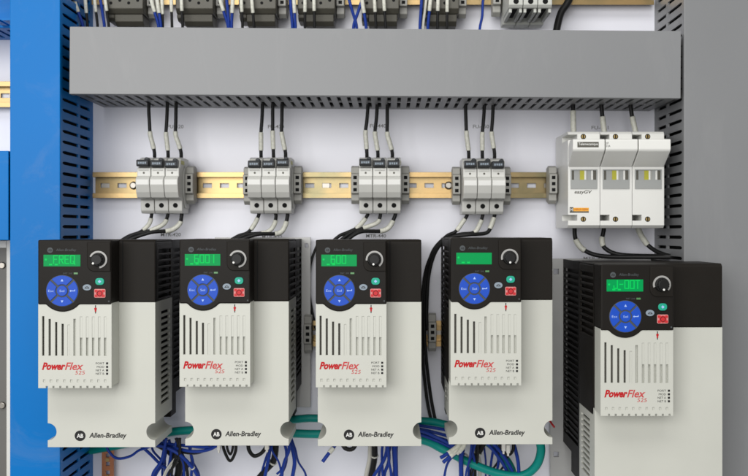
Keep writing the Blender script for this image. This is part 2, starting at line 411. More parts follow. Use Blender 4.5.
# ------------------------------------------------------------------ motor drives
k = .982
def make_drive(Wd, H, db, name_label, inset=0):
    t = thing('motor_drive', name_label, 'motor drive', (0, 0, 0), 'variable speed motor drives')
    dm, dc = db + 28, db - 80
    mh = 144.5                                   # bottom of the control module
    # --- heat sink with slotted sides
    hb = H - 40
    WR = Wd - inset
    b = MB().box(5, WR - 5, 18, dc - .2, -hb, -2)
    n = int((hb - 20) / 6.6)
    sl = [(-10 - j * 6.6 - 3.9, -10 - j * 6.6, 24, min(dc - 8, 24 + (dc - 30))) for j in range(n)]
    for a, c in ((0, 2), (WR - 2, WR)):
        b.holes((-hb, -.6), (18, dc - .2), sl, a, c, ZD)
    b.box(1.5, WR - 1.5, 62, dc - .4, -(H - 16), -hb - .1)
    put('heat_sink', b, 'fin', t)
    # --- black upper housing
    b = MB().prism_x([(db - 6, -62.6), (db, -62.6), (db, -2.6), (db - 2.6, 0), (db - 6, 0)], 0, Wd)
    b.box(5, Wd - 5, dc, db - 6, -62.6, -.3)
    b.box(0, Wd, dc, db - 6, -2, 0)
    sl = [(-10 - j * 6.6 - 3.9, -10 - j * 6.6, dc + 6, db - 16) for j in range(8)]
    b.holes((-62.6, -2), (dc, db - 6), sl, Wd - 2.2, Wd, ZD)
    sl2 = [(-10 - j * 6.6 - 3.9, -10 - j * 6.6, dc + 6, db - 8) for j in range(10)]
    b.holes((-mh - 6, -2), (dc, db - 6), sl2, 0, 2.2, ZD)
    b.box(3, 66, dc, db - .5, -mh + 2, -62.6).box(3, 66, dc, db - 12.2, -mh - 5.5, -mh + 2)
    up = put('upper_housing', b, 'black', t, bevel=.9)
    put('seam', MB().box(72.5, 73.4, db, db + .15, -62, -1.2), 'dark', up)
    # --- light cover, L shaped, thumb notches at the lower corners
    zn, r = -(H - 15.5), 8.6
    arcL = [(r * math.cos(a), zn + r * math.sin(a)) for a in [PI / 2 - PI * i / 14 for i in range(15)]]
    arcR = [(Wd - r * math.cos(a), zn + r * math.sin(a)) for a in [-PI / 2 + PI * i / 14 for i in range(15)]]
    b = MB()
    b.prism([(66.2, -62.9), (Wd, -62.9)] + arcR[::-1] + [(Wd, -H), (0, -H)] + arcL[::-1] + [(0, -mh + 1.5), (66.2, -mh + 1.5)], db - 12, db)
    w2 = 2.4
    b.prism([(66.2, -62.9), (Wd - w2, -62.9), (Wd - w2, zn + 14), (Wd, zn + 14)] + arcR[::-1] + [(Wd, -H), (0, -H)] + arcL[::-1] + [(0, zn + 14), (w2, zn + 14), (w2, -mh - 6), (66.2, -mh - 6)], dc, db - 12.05)
    zt = zn + 14.05
    sR = [(-74 - j * 6.2 - 3.4, -74 - j * 6.2, dc + 12, db - 27) for j in range(int((-74 - zt - 4) / 6.2))]
    b.holes((zt, -62.9), (dc, db - 12.05), sR, Wd - w2 + .05, Wd, ZD)
    z0 = -mh - 13
    sL = [(z0 - j * 5.6 - 3.1, z0 - j * 5.6, dc + 12, db - 25) for j in range(max(1, int((z0 - zt - 2) / 5.6)))]
    b.holes((zt, -mh - 6), (dc, db - 12.05), sL, 0, w2 - .05, ZD)
    cover = put('body_cover', b, 'light', t)
    vb = MB().box(Wd - w2 - .5, Wd - w2 + .03, dc + 8, db - 22, zt + 3, -70).box(w2 - .03, w2 + .5, dc + 8, db - 20, zt + 1, -mh - 10)
    put('vent_shade', vb, 'dark', cover)  # added black plates, shade painted into the side slots
    # emblem and name on the cover
    ez = -(H - 11.5)
    em = put('emblem', MB().cyl(31.5, ez, 5.3, db, db + .15, 8 * 4), 'black_ink', cover)
    text('lettering', 'AB', 28.3, 34.7, ez - 2.1, ez + 2.1, db + .15, 'white_mark', em, bold=.25)
    text('brand_lettering', 'Allen-Bradley', 40.3, 76.8, ez - 3.6, ez + 3.1, db, 'black_ink', cover, shear=.18, bold=.25)
    # --- control module
    q = lambda *a: [v * k for v in a]
    mw = 69.5
    slots_deep = [(4.8, -76, -115.3), (11, -78.7, -115.3), (17.3, -81.8, -115.3), (23.5, -83.6, -115.3)]
    slots_sh = [(35.1, -78.7, -115.3)] + [(x, -97.5, -115.3) for x in (41.4, 47.3, 53.0, 58.9, 64.6)]
    rects = []
    for x, a, c in slots_deep: rects.append((x * k - 1.0, x * k + 1.0, c * k, a * k))
    fill = []
    for x, a, c in slots_sh + [(29.4, -115.3, -115.3)]:
        top = -76.5 if x > 36 else -84.5 if x < 31 else a
        rects.append((x * k - 1.1, x * k + 1.1, c * k, top * k))
        if top > a: fill.append((x * k - 1.1, x * k + 1.1, a * k, top * k))
    for j in range(10):
        xx = (5.7 + j * 6.54) * k
        rects.append((xx - 1.0, xx + 1.0, -139.2, -136.6))
        rects.append((xx + 1.6, xx + 3.4, -145, -mh + 1.6))
    b = MB().holes((0, mw), (-mh, -60), rects, dm - 3, dm, lambda u, v, tt: (u, tt, v))
    b.box(0, mw, db + .1, dm - 7, -mh + 1.2, -61)
    b.box(0, 2, dm - 7, dm - 3, -mh + 1.2, -61).box(mw - 2, mw, dm - 7, dm - 3, -mh + 1.2, -61)
    b.box(2, mw - 2, dm - 7, dm - .7, -mh + 1.2, -135).box(30, mw - 2, dm - 7, dm - 2.7, -134.9, -63)
    for a, c, e, f in fill: b.box(a + .02, c - .02, dm - 3.2, dm - .26, e, f)
    module = put('control_module', b, 'light', t)
    put('vent_shade', MB().box(2.1, 28, dm - 6.9, dm - 4.2, -120, -70), 'block', module)  # added dark plate, its colour stands in for shade in the deep slots
    tx = text('series_lettering', 'Power', 3.6 * k, 26.2 * k, -129.6 * k, -122.0 * k, dm, 'red_ink', module, shear=.3, bold=.45)
    text('series_lettering', 'Flex', 25.6 * k, 43.6 * k, -129.6 * k, -122.0 * k, dm, 'pale_red_ink', module, shear=.3, bold=.2)
    text('series_lettering', '525', 35.5 * k, 45 * k, -134.0 * k, -130.2 * k, dm, 'pale_red_ink', module, shear=.15)
    for s_, z in (('PORT', -122.9), ('MOD', -126.4), ('NET A', -129.8), ('NET B', -133.2)):
        text('status_lettering', s_, (55.5 if len(s_) > 3 else 56.5) * k, 63.6 * k, (z - 1.0) * k, (z + 1.0) * k, dm, 'black_ink', module)
        put('status_light', MB().box(65.4 * k, 67.4 * k, dm, dm + .2, (z - 1) * k, (z + 1) * k), 'black_ink', module)
    wm = put('warning_mark', MB().box(54.8 * k, 55.7 * k, dm, dm + .15, -73.2 * k, -65 * k), 'black_ink', module)
    put('warning_dot', MB().cyl(55.25 * k, -68.6 * k, 1.25, dm + .15, dm + .3, 12).box(54.5 * k, 56 * k, dm + .15, dm + .28, -71.5 * k, -69 * k), 'red_ink', wm)
    # --- keypad
    dk = dm + 1.2
    cx, cz = 23.7 * k, -50.6 * k
    R = 21 * k; zl = -64.2 * k; half = math.sqrt(R * R - (zl - cz) ** 2)
    a0 = math.atan2(zl - cz, half); a1 = -PI - a0
    arc = [(cx + R * math.cos(a), cz + R * math.sin(a)) for a in [a0 + (a1 - a0) * i / 28 for i in range(29)]]
    pts = [(0, 0), (mw, 0), (mw, zl)] + arc + [(0, zl)]
    keypad = put('keypad', MB().prism(pts, db - 4, dk), 'keypad', t, bevel=2.0, seg=3)
    bz = [(mw - .6, -2), (47.6 * k, -2), (47.6 * k, -24.5 * k)] + [(54.6 * k + 7 * k * math.cos(a), -24.5 * k + 7 * k * math.sin(a)) for a in [PI + PI / 2 * i / 6 for i in range(1, 7)]] + [(mw - .6, -31.5 * k)]
    put('knob_bezel', MB().prism(bz, dk - .5, dk + 1.3), 'black', keypad, bevel=.7)
    disp = put('display', MB().box(5.6 * k, 41 * k, dk, dk + .4, -26.3 * k, -14.7 * k), 'lcd', keypad)
    lit = MB()
    lit.cyl(7.9 * k, -19.5 * k, 1.05, dk + .4, dk + .55, 12)
    lit.box(11 * k, 14 * k, dk + .4, dk + .55, -25.2 * k, -23.7 * k).box(16.4 * k, 19.4 * k, dk + .4, dk + .55, -25.2 * k, -23.7 * k)
    put('indicator_segments', lit, 'lcd_on', disp)
    em = put('keypad_emblem', MB().cyl(11.8 * k, -10.2 * k, 2.7, dk, dk + .12, 20), 'grey_mark', keypad)
    text('lettering', 'AB', 11.8 * k - 1.6, 11.8 * k + 1.6, -11.3 * k, -9.1 * k, dk + .12, 'keypad', em)
    text('lettering', 'Allen-Bradley', 17.6 * k, 37 * k, -11.9 * k, -8.6 * k, dk, 'grey_mark', keypad, shear=.15)
    text('lettering', 'ENET  LINK', 24.5 * k, 33.5 * k, -34 * k, -32.5 * k, dk, 'grey_mark', keypad)
    put('indicator_light', MB().box(34.6 * k, 38.6 * k, dk, dk + .3, -34.2 * k, -32.4 * k), 'led', keypad, bevel=.2)
    put('cover_screw', MB().cyl(68.4 * k, -61 * k, .8, dk - .2, dk + .25, 10), 'grey_mark', keypad)
    # knob
    kx, kz = 58.7 * k, -19.5 * k; d2 = dk + 1.3
    kn = MB().cyl(kx, kz, 7.2 * k, d2, d2 + 4, 32, rt=6.4 * k).cyl(kx, kz, 5.6 * k, d2 + 4, d2 + 8, 32, rt=5.0 * k)
    for j in range(14):
        a = 2 * PI * j / 14
        kn.box(kx + 5.3 * k * math.cos(a) - .5, kx + 5.3 * k * math.cos(a) + .5, d2 + 4, d2 + 7.5, kz + 5.3 * k * math.sin(a) - .5, kz + 5.3 * k * math.sin(a) + .5)
    kno = put('knob', kn, 'knob', keypad, bevel=.4)
    put('dial_ring', MB().ring(kx, kz, 6.9 * k, 8.7 * k, math.radians(-75), math.radians(165), d2 + .2, d2 + 1.2, 30), 'silver', kno)
    a = math.radians(236)
    put('pointer', MB().cyl(kx + 4.6 * k * math.cos(a), kz + 4.6 * k * math.sin(a), 1.05, d2 + 8, d2 + 8.3, 12), 'white_mark', kno)
    # ring of four keys round a centre key
    kd0, kd1 = dk, dk + 1.2
    r0, r1, gap = 6.5 * k, 15.2 * k, 1.0
    put('key_rim', MB().cyl(cx, cz, 15.7 * k, dk, dk + .25, 48), 'grey_mark', keypad)
    for j in range(4):
        ac = j * PI / 2
        pts = []
        ga, gb = math.asin(gap / r1), math.asin(gap / r0)
        A = [ac - PI / 4 + ga + (PI / 2 - 2 * ga) * i / 14 for i in range(15)]
        B = [ac + PI / 4 - gb - (PI / 2 - 2 * gb) * i / 8 for i in range(9)]
        pts = [(cx + r1 * math.cos(a), cz + r1 * math.sin(a)) for a in A] + [(cx + r0 * math.cos(a), cz + r0 * math.sin(a)) for a in B]
        key = put('key', MB().prism(pts, kd0, kd1), 'btn_blue', keypad, bevel=.35)
        mx, mz = cx + 10.6 * k * math.cos(ac), cz + 10.6 * k * math.sin(ac)
        if j in (1, 3):
            s_ = 1 if j == 1 else -1
            put('key_symbol', MB().prism([(mx - 1.3, mz - 1.1 * s_), (mx + 1.3, mz - 1.1 * s_), (mx, mz + 1.3 * s_)], kd1, kd1 + .12), 'btn_mark', key)
        elif j == 2:
            text('key_lettering', 'Esc', mx - 2.6, mx + 2.6, mz - 1.1, mz + 1.1, kd1, 'btn_mark', key)
        else:
            put('key_symbol', MB().box(mx - 2, mx + 2, kd1, kd1 + .12, mz - .35, mz + .35).box(mx + 1.4, mx + 2, kd1, kd1 + .13, mz + .35, mz + 1.4).prism([(mx - 2, mz - 1.2), (mx - 2, mz + 1.2), (mx - 3.2, mz)], kd1, kd1 + .14), 'btn_mark', key)
    key = put('key', MB().cyl(cx, cz, 5.1 * k, kd0, kd1 + .3, 32), 'btn_blue', keypad, bevel=.35)
    text('key_lettering', 'Sel', cx - 2.3, cx + 2.3, cz - 1.1, cz + 1.1, kd1 + .3, 'btn_mark', key)
    # single buttons
    bx, bzz = 47.6 * k, -47.2 * k
    g = put('direction_button', MB().cyl(bx, bzz, 3.1 * k, dk, dk + 1.2, 28, rx=4.2 * k), 'btn_grey', keypad, bevel=.4)
    put('button_symbol', MB().box(bx - 2.2, bx + 2.2, dk + 1.2, dk + 1.35, bzz - 1.0, bzz - .5).ring(bx, bzz - .8, 1.3, 1.8, .2, PI - .2, dk + 1.2, dk + 1.35, 10), 'keypad', g)
    def rrect(x, z, w, h, r):
        pts = []
        for sx, sz, s0 in ((1, 1, 0), (-1, 1, 1), (-1, -1, 2), (1, -1, 3)):
            for i in range(5):
                a = s0 * PI / 2 + i * PI / 8
                pts.append((x + sx * (w / 2 - r) + r * math.cos(a), z + sz * (h / 2 - r) + r * math.sin(a)))
        return pts
    bx, bzz = 59.8 * k, -41.3 * k
    g = put('start_button', MB().prism(rrect(bx, bzz, 8.6 * k, 7 * k, 2.9), dk, dk + 1.4), 'btn_green', keypad, bevel=.5)
    put('button_symbol', MB().prism([(bx - 1.6, bzz), (bx, bzz - 1.6), (bx + 1.6, bzz), (bx, bzz + 1.6)], dk + 1.4, dk + 1.5).box(bx - .3, bx + .3, dk + 1.5, dk + 1.6, bzz - 1.1, bzz + 1.1), 'btn_mark', g)
    bx, bzz = 59.9 * k, -53.1 * k
    g = put('stop_button', MB().prism(rrect(bx, bzz, 11 * k, 8.8 * k, 1.2), dk, dk + 1.1), 'btn_pink', keypad, bevel=.4)
    fc = put('stop_face', MB().cyl(bx, bzz, 3.4 * k, dk + 1.1, dk + 1.7, 24).box(bx - 4.8 * k, bx - 2.2 * k, dk + 1.1, dk + 1.4, bzz - 3.6 * k, bzz - 1.2 * k).box(bx + 2.2 * k, bx + 4.8 * k, dk + 1.1, dk + 1.4, bzz - 3.6 * k, bzz - 1.2 * k).box(bx - 4.8 * k, bx - 2.2 * k, dk + 1.1, dk + 1.4, bzz + 1.2 * k, bzz + 3.6 * k).box(bx + 2.2 * k, bx + 4.8 * k, dk + 1.1, dk + 1.4, bzz + 1.2 * k, bzz + 3.6 * k), 'btn_red', g)
    put('stop_ring', MB().ring(bx, bzz, 2.1 * k, 2.6 * k, 0, 2 * PI - .01, dk + 1.7, dk + 1.8, 20), 'keypad', fc)
    return t

GLYPH = {  # strokes on a 4 x 6 cell
    'F': [(0, 0, 0, 6), (0, 6, 4, 6), (0, 3.2, 3, 3.2)], 'R': [(0, 0, 0, 6), (0, 6, 4, 6), (4, 3.2, 4, 6), (0, 3.2, 4, 3.2), (1.6, 3.2, 4, 0)],
    'E': [(0, 0, 0, 6), (0, 6, 4, 6), (0, 3.2, 3, 3.2), (0, 0, 4, 0)], 'Q': [(0, 0, 0, 6), (4, 0, 4, 6), (0, 6, 4, 6), (0, 0, 4, 0), (2.6, 1.6, 4.4, -.6)],
    '6': [(0, 0, 0, 6), (0, 6, 3, 6), (0, 3.2, 4, 3.2), (4, 0, 4, 3.2), (0, 0, 4, 0)], '0': [(0, 0, 0, 6), (4, 0, 4, 6), (0, 6, 4, 6), (0, 0, 4, 0)],
    '1': [(3, 0, 3, 6)], 'J': [(3.6, 0, 3.6, 6), (0, 0, 3.6, 0), (0, 0, 0, 2)], '-': [(.4, 3.1, 3.6, 3.1)], 'T': [(0, 6, 4, 6), (2, 0, 2, 6)]}
def digits(drive, s, db, start=15.4, pitch=5.45):
    kp = [c for c in drive.children if c.name.startswith('keypad')][0]
    dp = [c for c in kp.children if c.name.startswith('display')][0]
    dk = db + 28 + 1.2 + .4
    b = MB(); th = .5
    for i, ch in enumerate(s):
        x0 = (start + i * pitch) * k; z0 = -23.4 * k
        for xa, za, xb, zb in GLYPH.get(ch, []):
            A = Vector((x0 + xa * .92 * k, z0 + za * 1.3 * k)); B = Vector((x0 + xb * .92 * k, z0 + zb * 1.3 * k))
            u = (B - A).normalized(); nrm = Vector((-u.y, u.x)) * th; A -= u * th * .9; B += u * th * .9
            b.prism([tuple(A + nrm), tuple(A - nrm), tuple(B - nrm), tuple(B + nrm)], dk, dk + .15 + .01 * (xa + za))
    if s: put('display_digits', b, 'lcd_on', dp)

DR = [(-343.6, -7.8, 1.038, 'FREQ', 'light grey and black motor drive whose green display reads FREQ, beside the blue duct'),
      (-204.8, -7.2, 1., '6001', 'light grey and black motor drive whose green display reads 6001'),
      (-70.9, -7.8, 1., '600', 'light grey and black motor drive whose green display reads 600, in the middle'),
      (61.5, -5.9, 1., '', 'light grey and black motor drive whose green display is empty of digits')]
d0 = make_drive(104.6, 208.6, 170, DR[0][4])
drives = [d0] + [copy_tree(d0) for _ in range(3)]
for o, (x, z, sx, s, lab) in zip(drives, DR):
    o.location = (x * .001, 0, z * .001); o.scale = (sx, 1, 1.005 if sx > 1 else 1); o['label'] = lab
    digits(o, s, 170)
d5 = make_drive(125.5, 252, 198, 'largest light grey and black motor drive, mounted lowest, its green display reading J-00T', inset=22)
d5.location = (.2030, 0, -.0309); digits(d5, 'J-00T', 198, start=12.6, pitch=5.3)
# drives are fixed through narrow back flanges
put('mounting_flange', MB().holes((-15, 130), (-262, 0), [(-11, -5, -18, -12), (-11, -5, -230, -224)], 14, 17.6, lambda u, v, tt: (u, tt, v)), 'flange', d5)
put('mounting_flange', MB().holes((4, 115), (-196, 1), [(108.5, 112.5, -11, -6)], 13, 17.6, lambda u, v, tt: (u, tt, v)), 'flange', drives[1])
for o in (drives[0], drives[2], drives[3]):
    put('mounting_flange', MB().box(6, 98, 0.2, 17.6, -160, -8), 'flange', o)
put('mounting_spacer', MB().box(8, 96, 0.2, 12.9, -60, -8), 'flange', drives[1])
put('mounting_spacer', MB().box(0, 100, 0.2, 13.9, -240, -8), 'flange', d5)
# knobs turned differently
def turn_knob(drive, deg, ring=None):
    kp = [c for c in drive.children if c.name.startswith('keypad')][0]
    kn = [c for c in kp.children if c.name.startswith('knob') and 'bezel' not in c.name][0]
    px, pz = 58.7 * k * .001, -19.5 * k * .001
    a = math.radians(deg)                       # turn about the knob's own axis
    kn.rotation_euler = (0, -a, 0)
    ca, sa = math.cos(a), math.sin(a)
    kn.location = (px - (ca * px - sa * pz), 0, pz - (sa * px + ca * pz))
turn_knob(d0, -6); turn_knob(drives[1], -8); turn_knob(drives[2], 22); turn_knob(drives[3], 30); turn_knob(d5, 34)

# ------------------------------------------------------------------ upper rail: terminal blocks
def make_block():
    t = thing('terminal_block', '', 'terminal block', (0, 0, 0), 'dark grey terminal blocks on the top rail')
    w = 42
    put('block_body', MB().prism_x([(16, -22), (50, -22), (56, -17), (56, 22), (16, 22)], 0, w), 'block', t, bevel=.8)
    lp = MB().prism_x([(16, -34), (40, -34), (47, -30), (49, -22.2), (16, -22.2)], 8, w - 2).prism_x([(16, -29), (42, -29), (48, -26), (49, -22.2), (16, -22.2)], 0, 7.8)
    put('terminal_lip', lp, 'block', t, bevel=.6)
    for i in range(4):
        put('screw_hole', MB().cyl(6 + i * 10, -11 + (i % 2) * 3, 1.7, 56, 56.2, 12), 'dark', t)
    put('ridge', MB().box(1, w - 1, 56, 57.5, -4, -2).box(1, w - 1, 56, 57.2, 6, 8), 'block', t)
    return t
bk0 = make_block()
BX = [143, 213, 276, 335, 399, 459]
for i, xr in enumerate(BX):
    b = bk0 if i == 0 else copy_tree(bk0)
    kx = (CAM - 56) / F
    b.location = (((xr - VX) * kx - 42) * .001, 0, .268)
    b['label'] = 'dark grey terminal block, %s on the top rail' % (FROM[i] % 'one')
    c = copy_tree(c0); c.location = (((xr - VX) * kx + .6) * .001, 0, .268)
    c['label'] = 'grey end clamp right of the %s' % (FROM[i] % 'dark terminal block')
c = copy_tree(c0); c.location = (.1195, 0, .27); c['label'] = 'grey rail end clamp at the left side of the pale grey circuit breaker'

t = thing('circuit_breaker', 'pale grey three pole circuit breaker cut off by the top edge', 'circuit breaker', (130.5, 0, 240))
for i in range(3):
    x = i * 15.8
    pole = put('pole', MB().prism_x([(16, -3), (34, -3), (36, 0), (40, 3), (94, 3), (97, 6), (97, 60), (16, 60)], x + .3, x + 15.5), 'breaker', t, bevel=.7)
    put('terminal_hole', MB().cyl(x + 8, 9.6, 2.9, 97, 97.3, 18), 'dark', pole)
    put('wire_entry', MB().box(x + 5.5, x + 10.5, 44, 90, 2.6, 3.0), 'dark', pole)
    put('rib', MB().box(x + 1, x + 4, 40, 92, -1.5, 2.95).box(x + 12, x + 15, 40, 92, -1.5, 2.95), 'breaker', pole)

# ------------------------------------------------------------------ wires
UP = [  # (x at top, x at duct, colour, sleeve)
    (0, 75, 83, 'w_blue', 1), (0, 85.5, 87.5, 'w_black', 1), (0, 95, 97.6, 'w_black', 1), (0, 101, 104.4, 'w_blue', 0), (0, 105.5, 108.8, 'w_black', 1),
    (1, 152, 158.5, 'w_blue', 1), (1, 157.5, 161, 'w_blue', 1), (1, 162, 162.8, 'w_black', 1), (1, 171.3, 172, 'w_black', 1), (1, 181.5, 182.6, 'w_black', 1),
    (2, 221, 228, 'w_blue', 1), (2, 227, 229, 'w_blue', 0), (2, 232.5, 231.6, 'w_blue', 1), (2, 241.4, 242.5, 'w_black', 1), (2, 252, 254, 'w_black', 1),
    (3, 290.5, 292.4, 'w_blue', 0), (3, 294, 295.4, 'w_blue', 1), (3, 305, 305, 'w_black', 1), (3, 314, 314.6, 'w_black', 1),
    (4, 350, 356.5, 'w_blue', 0), (4, 361, 353.6, 'w_blue', 0), (4, 362.5, 366, 'w_blue', 1), (4, 374.6, 376, 'w_black', 1), (4, 384, 385.6, 'w_black', 1),
    (5, 421.4, 420, 'w_blue', 0), (5, 425.8, 423.2, 'w_white', 0), (5, 430.2, 428, 'w_blue', 1), (5, 438, 437.4, 'w_black', 1), (5, 447.2, 447, 'w_black', 1)]
from collections import Counter
seen = Counter(); tot = Counter((b, c) for b, _, _, c, _ in UP)
CN = {'w_blue': 'blue', 'w_black': 'black', 'w_white': 'white'}
for b, xa, xb, c, s in UP:
    seen[(b, c)] += 1
    n, N = seen[(b, c)], tot[(b, c)]
    which = 'only' if N == 1 else NTH[n - 1]
    lab = '%s %s wire%s hanging beside the %s' % (which, CN[c], ' with white sleeve' if s else '', FROM[b] % 'dark terminal block')
    dd = 60 + random.uniform(-2, 3)
    wire('hanging_wire', lab, [(xa - (xb - xa) * .4, -8, dd), (xa, 3, dd + 2), (xa + (xb - xa) * .45, 13, dd), (xb, 26, dd - 3), (xb + .4, 42, dd - 8)],
         1.55 if c != 'w_blue' else 1.7, c, group='wires between the top terminal blocks and the grey duct', sleeves=((.14, .42 + random.uniform(-.03, .04)),) if s else ())
wire('hanging_wire', 'single blue wire hanging between the terminal blocks and the pale circuit breaker', [(484, -8, 30), (482.8, 3, 30), (482.2, 16, 32), (480, 27, 35), (479, 42, 45)], 1.5, 'w_blue')
wire('hanging_cable', 'thick black cable dropping behind the grey duct right of the circuit breaker', [(573, -12, 30), (568, 2, 30), (561, 13, 30), (557, 28, 30), (555, 42, 32)], 4.2, 'w_black', 'cable')

TOPW = [[(148.8, 150.2, 154.4), (167.2, 166, 168), (176, 175.6, 181)], [(262.4, 261, 261), (272.7, 272.7, 273.4), (282, 281.6, 285.4)],
        [(367.7, 365.5, 366.8), (377, 375, 377.8), (387.3, 387.3, 392.2)], [(465.7, 466.5, 468.7), (484.2, 482.3, 482.3), (493, 491.6, 494.4)]]
PL = ['left', 'middle', 'right']
for i, tri in enumerate(TOPW):
    for j, (a, b, c) in enumerate(tri):
        yb = 133 + random.uniform(-2, 2)
        wire('feed_wire', '%s white sleeved wire entering the top of the %s' % (PL[j], FROM[i] % 'fuse holder'),
             [(a + .3, 100, 44), (a, 110, 44), (a + (b - a) * .4, 121, 44), (b, yb, 44), ((b + c) / 2, 143, 44), (c, 152, 44), (c + .2, 160, 42)],
             2.0, 'w_black', group='wires feeding the fuse holders from the duct', sleeves=((.52 + random.uniform(-.02, .02), .83 + random.uniform(-.02, .02)),), per=12)
for j, (pts) in enumerate([[(573, 100, 55), (573.2, 113, 55), (573.4, 124, 55), (573.6, 134, 55)], [(601, 100, 55), (602, 113, 55), (603.3, 124, 55), (604.6, 134, 55)], [(630, 100, 55), (631.5, 113, 55), (633.8, 124, 55), (636, 134, 55)]]):
    wire('feed_wire', '%s white sleeved wire between the grey duct and the top of the white fuse switch' % PL[j], pts, 2.4, 'w_black', sleeves=((.30 if j == 0 else .46, .98),), group='wires feeding the white fuse switch')

LOW = [[[(152, 211, 38), (151.4, 216, 38), (149, 224, 38), (141, 231.5, 40), (129, 236, 42), (119, 242, 45)],
        [(168, 211, 38), (167.6, 216, 38), (163.5, 224, 38), (150, 230.6, 40), (134, 234.5, 44), (121, 242, 48)],
        [(182, 211, 38), (181.6, 216, 38), (179.4, 224, 38), (170, 230.4, 40), (150, 232.6, 48), (123.5, 241.5, 52)]],
       [[(259.2, 211, 38), (258.4, 216, 38), (254, 225, 38), (247.5, 232.6, 40), (238, 236, 42), (228, 242, 45)],
        [(275, 211, 38), (276, 217, 38), (273.5, 226, 38), (266, 232.4, 40), (247, 234.5, 44), (230, 241.5, 48)],
        [(287.6, 211, 38), (287.4, 217, 38), (284.6, 227, 38), (278, 233.4, 40), (258, 234.4, 48), (234, 241.5, 52)]],
       [[(367.7, 211, 38), (367, 216, 38), (358, 227, 38), (347, 232.6, 40), (340, 235.5, 42), (332, 242, 45)],
        [(380.4, 211, 38), (380, 217, 38), (376.6, 223, 38), (361, 229, 40), (350, 233.5, 44), (338, 242, 48)],
        [(395.6, 211, 38), (395, 216, 38), (389.6, 226.6, 38), (381, 231, 40), (360, 232, 48), (344, 242, 52)]],
       [[(467.4, 211, 38), (466.8, 216, 38), (462, 223, 38), (455.5, 231.6, 40), (446, 236.6, 36), (433, 251, 30), (426.4, 275, 24), (424.6, 310, 22), (425.5, 350, 22), (430.5, 395, 22), (436, 424, 24)],
        [(483, 211, 38), (482.6, 216, 38), (479.5, 225, 38), (474, 232.4, 40), (459, 234.4, 40), (443.5, 240.5, 36), (430.6, 257, 30), (424.4, 278, 24), (422, 312, 22), (422.2, 352, 22), (426.8, 398, 22), (432, 424, 24)],
        [(495, 211, 38), (494.4, 216, 38), (491, 226, 38), (486, 233, 40), (468, 234.8, 44), (449, 238, 40), (436, 251, 32), (428.6, 276, 26), (426.6, 312, 25), (427.6, 330, 25)]]]
for i, tri in enumerate(LOW):
    for j, pts in enumerate(tri):
        if i < 3:
            sl = (.14, (.46, .50, .42)[j])
        else: sl = (.035, (.10, .10, .115)[j])
        wire('drive_wire', '%s sleeved black wire leaving the bottom of the %s' % (PL[j], FROM[i] % 'fuse holder'), pts, 2.0 if j < 2 else 2.2, 'w_black', group='wires from the fuse holders to the drives', sleeves=(sl,), per=14)
for j, pts in enumerate([[(575, 224, 45), (574.6, 230, 45), (576, 240, 45), (584, 250, 46), (602, 256, 50), (640, 257, 60), (684, 257, 70)],
                         [(604.5, 224, 45), (603.6, 231, 45), (602, 241, 45), (606, 249, 46), (620, 254.6, 50), (650, 256, 60), (684, 256, 72)],
                         [(637, 224, 45), (639, 231, 45), (644, 240, 45), (650, 247, 46), (660, 253, 54), (672, 256.4, 64), (684, 257, 74)]]):
    wire('drive_wire', '%s black wire with white sleeve curving right from under the white fuse switch' % PL[j], pts, 2.5, 'w_black', group='wires under the white fuse switch', sleeves=((.12 if j < 2 else .06, (.24, .22, .36)[j]),), per=14)

# teal cables
wire('thick_cable', 'thick teal cable looping below the drive with the empty display', [(70, 455, 8), (88, 451, 10), (101, 448.6, 14), (140, 441, 30), (176, 431.5, 48), (240, 430, 48), (305, 434, 48), (360, 434, 48), (419, 439.5, 50), (444, 450, 60), (470, 463, 66), (498, 473.5, 70), (522, 475.5, 74), (536, 466, 78), (541, 450, 82), (537, 436, 84), (528, 424, 80)], 4.8, 'w_teal', 'cable', 'teal cables behind the drives')
wire('thick_cable', 'thick teal cable running higher behind the gaps between the drives', [(216, 430, 30), (250, 424, 32), (300, 419, 36), (318, 418.5, 36), (370, 420, 36), (421, 421, 36), (446, 425, 36), (478, 437, 42), (497, 450, 46), (510, 466, 50), (515, 484, 50)], 4.6, 'w_teal', 'cable', 'teal cables behind the drives')

# blue and black control wires under the drives
G = 'control wires hanging under the drives'
def cw(label, pts, r, m, sleeves=(), cat='wire'): wire('control_wire', label, pts, r, m, cat, G, sleeves)
cw('blue wire sagging in a shallow loop beside the copper bar', [(104, 440, 60), (108, 450, 62), (114, 457, 64), (121, 458.6, 66), (131, 456, 68), (139, 450.5, 74), (150, 446.5, 84), (158, 440, 84)], 1.5, 'w_blue')
cw('blue wire running diagonally down right from under the drive reading FREQ', [(141, 446, 70), (150, 454, 68), (160, 464, 62), (169, 471, 56), (176, 484, 50)], 1.7, 'w_blue')
cw('blue wire dropping steeply left between the two left drives', [(164, 440, 66), (165.5, 452, 62), (163, 463, 58), (156, 474, 54), (152, 486, 50)], 1.8, 'w_blue')
cw('blue wire hanging straight beside the black bundle of the two left drives', [(169, 440, 66), (171, 452, 62), (169.5, 464, 58), (166, 476, 54), (164, 486, 50)], 1.8, 'w_blue')
cw('long blue wire arching down to the right under the drive reading 6001', [(150, 444, 70), (166, 447.5, 74), (180, 455, 76), (191, 466, 72), (197, 475, 66), (202, 488, 60)], 2.0, 'w_blue', ((.66, .7),))
cw('upper blue wire crossing to the drive reading 6001 from its left', [(158, 442.5, 60), (172, 444.5, 66), (190, 446, 74), (204, 447.4, 80), (220, 445, 84), (228, 438, 84)], 1.8, 'w_blue')
cw('lower blue wire crossing to the drive reading 6001 from its left', [(160, 445, 62), (176, 448.5, 70), (192, 451.5, 78), (206, 450.5, 82), (216, 446, 86), (222, 438, 86)], 1.8, 'w_blue')
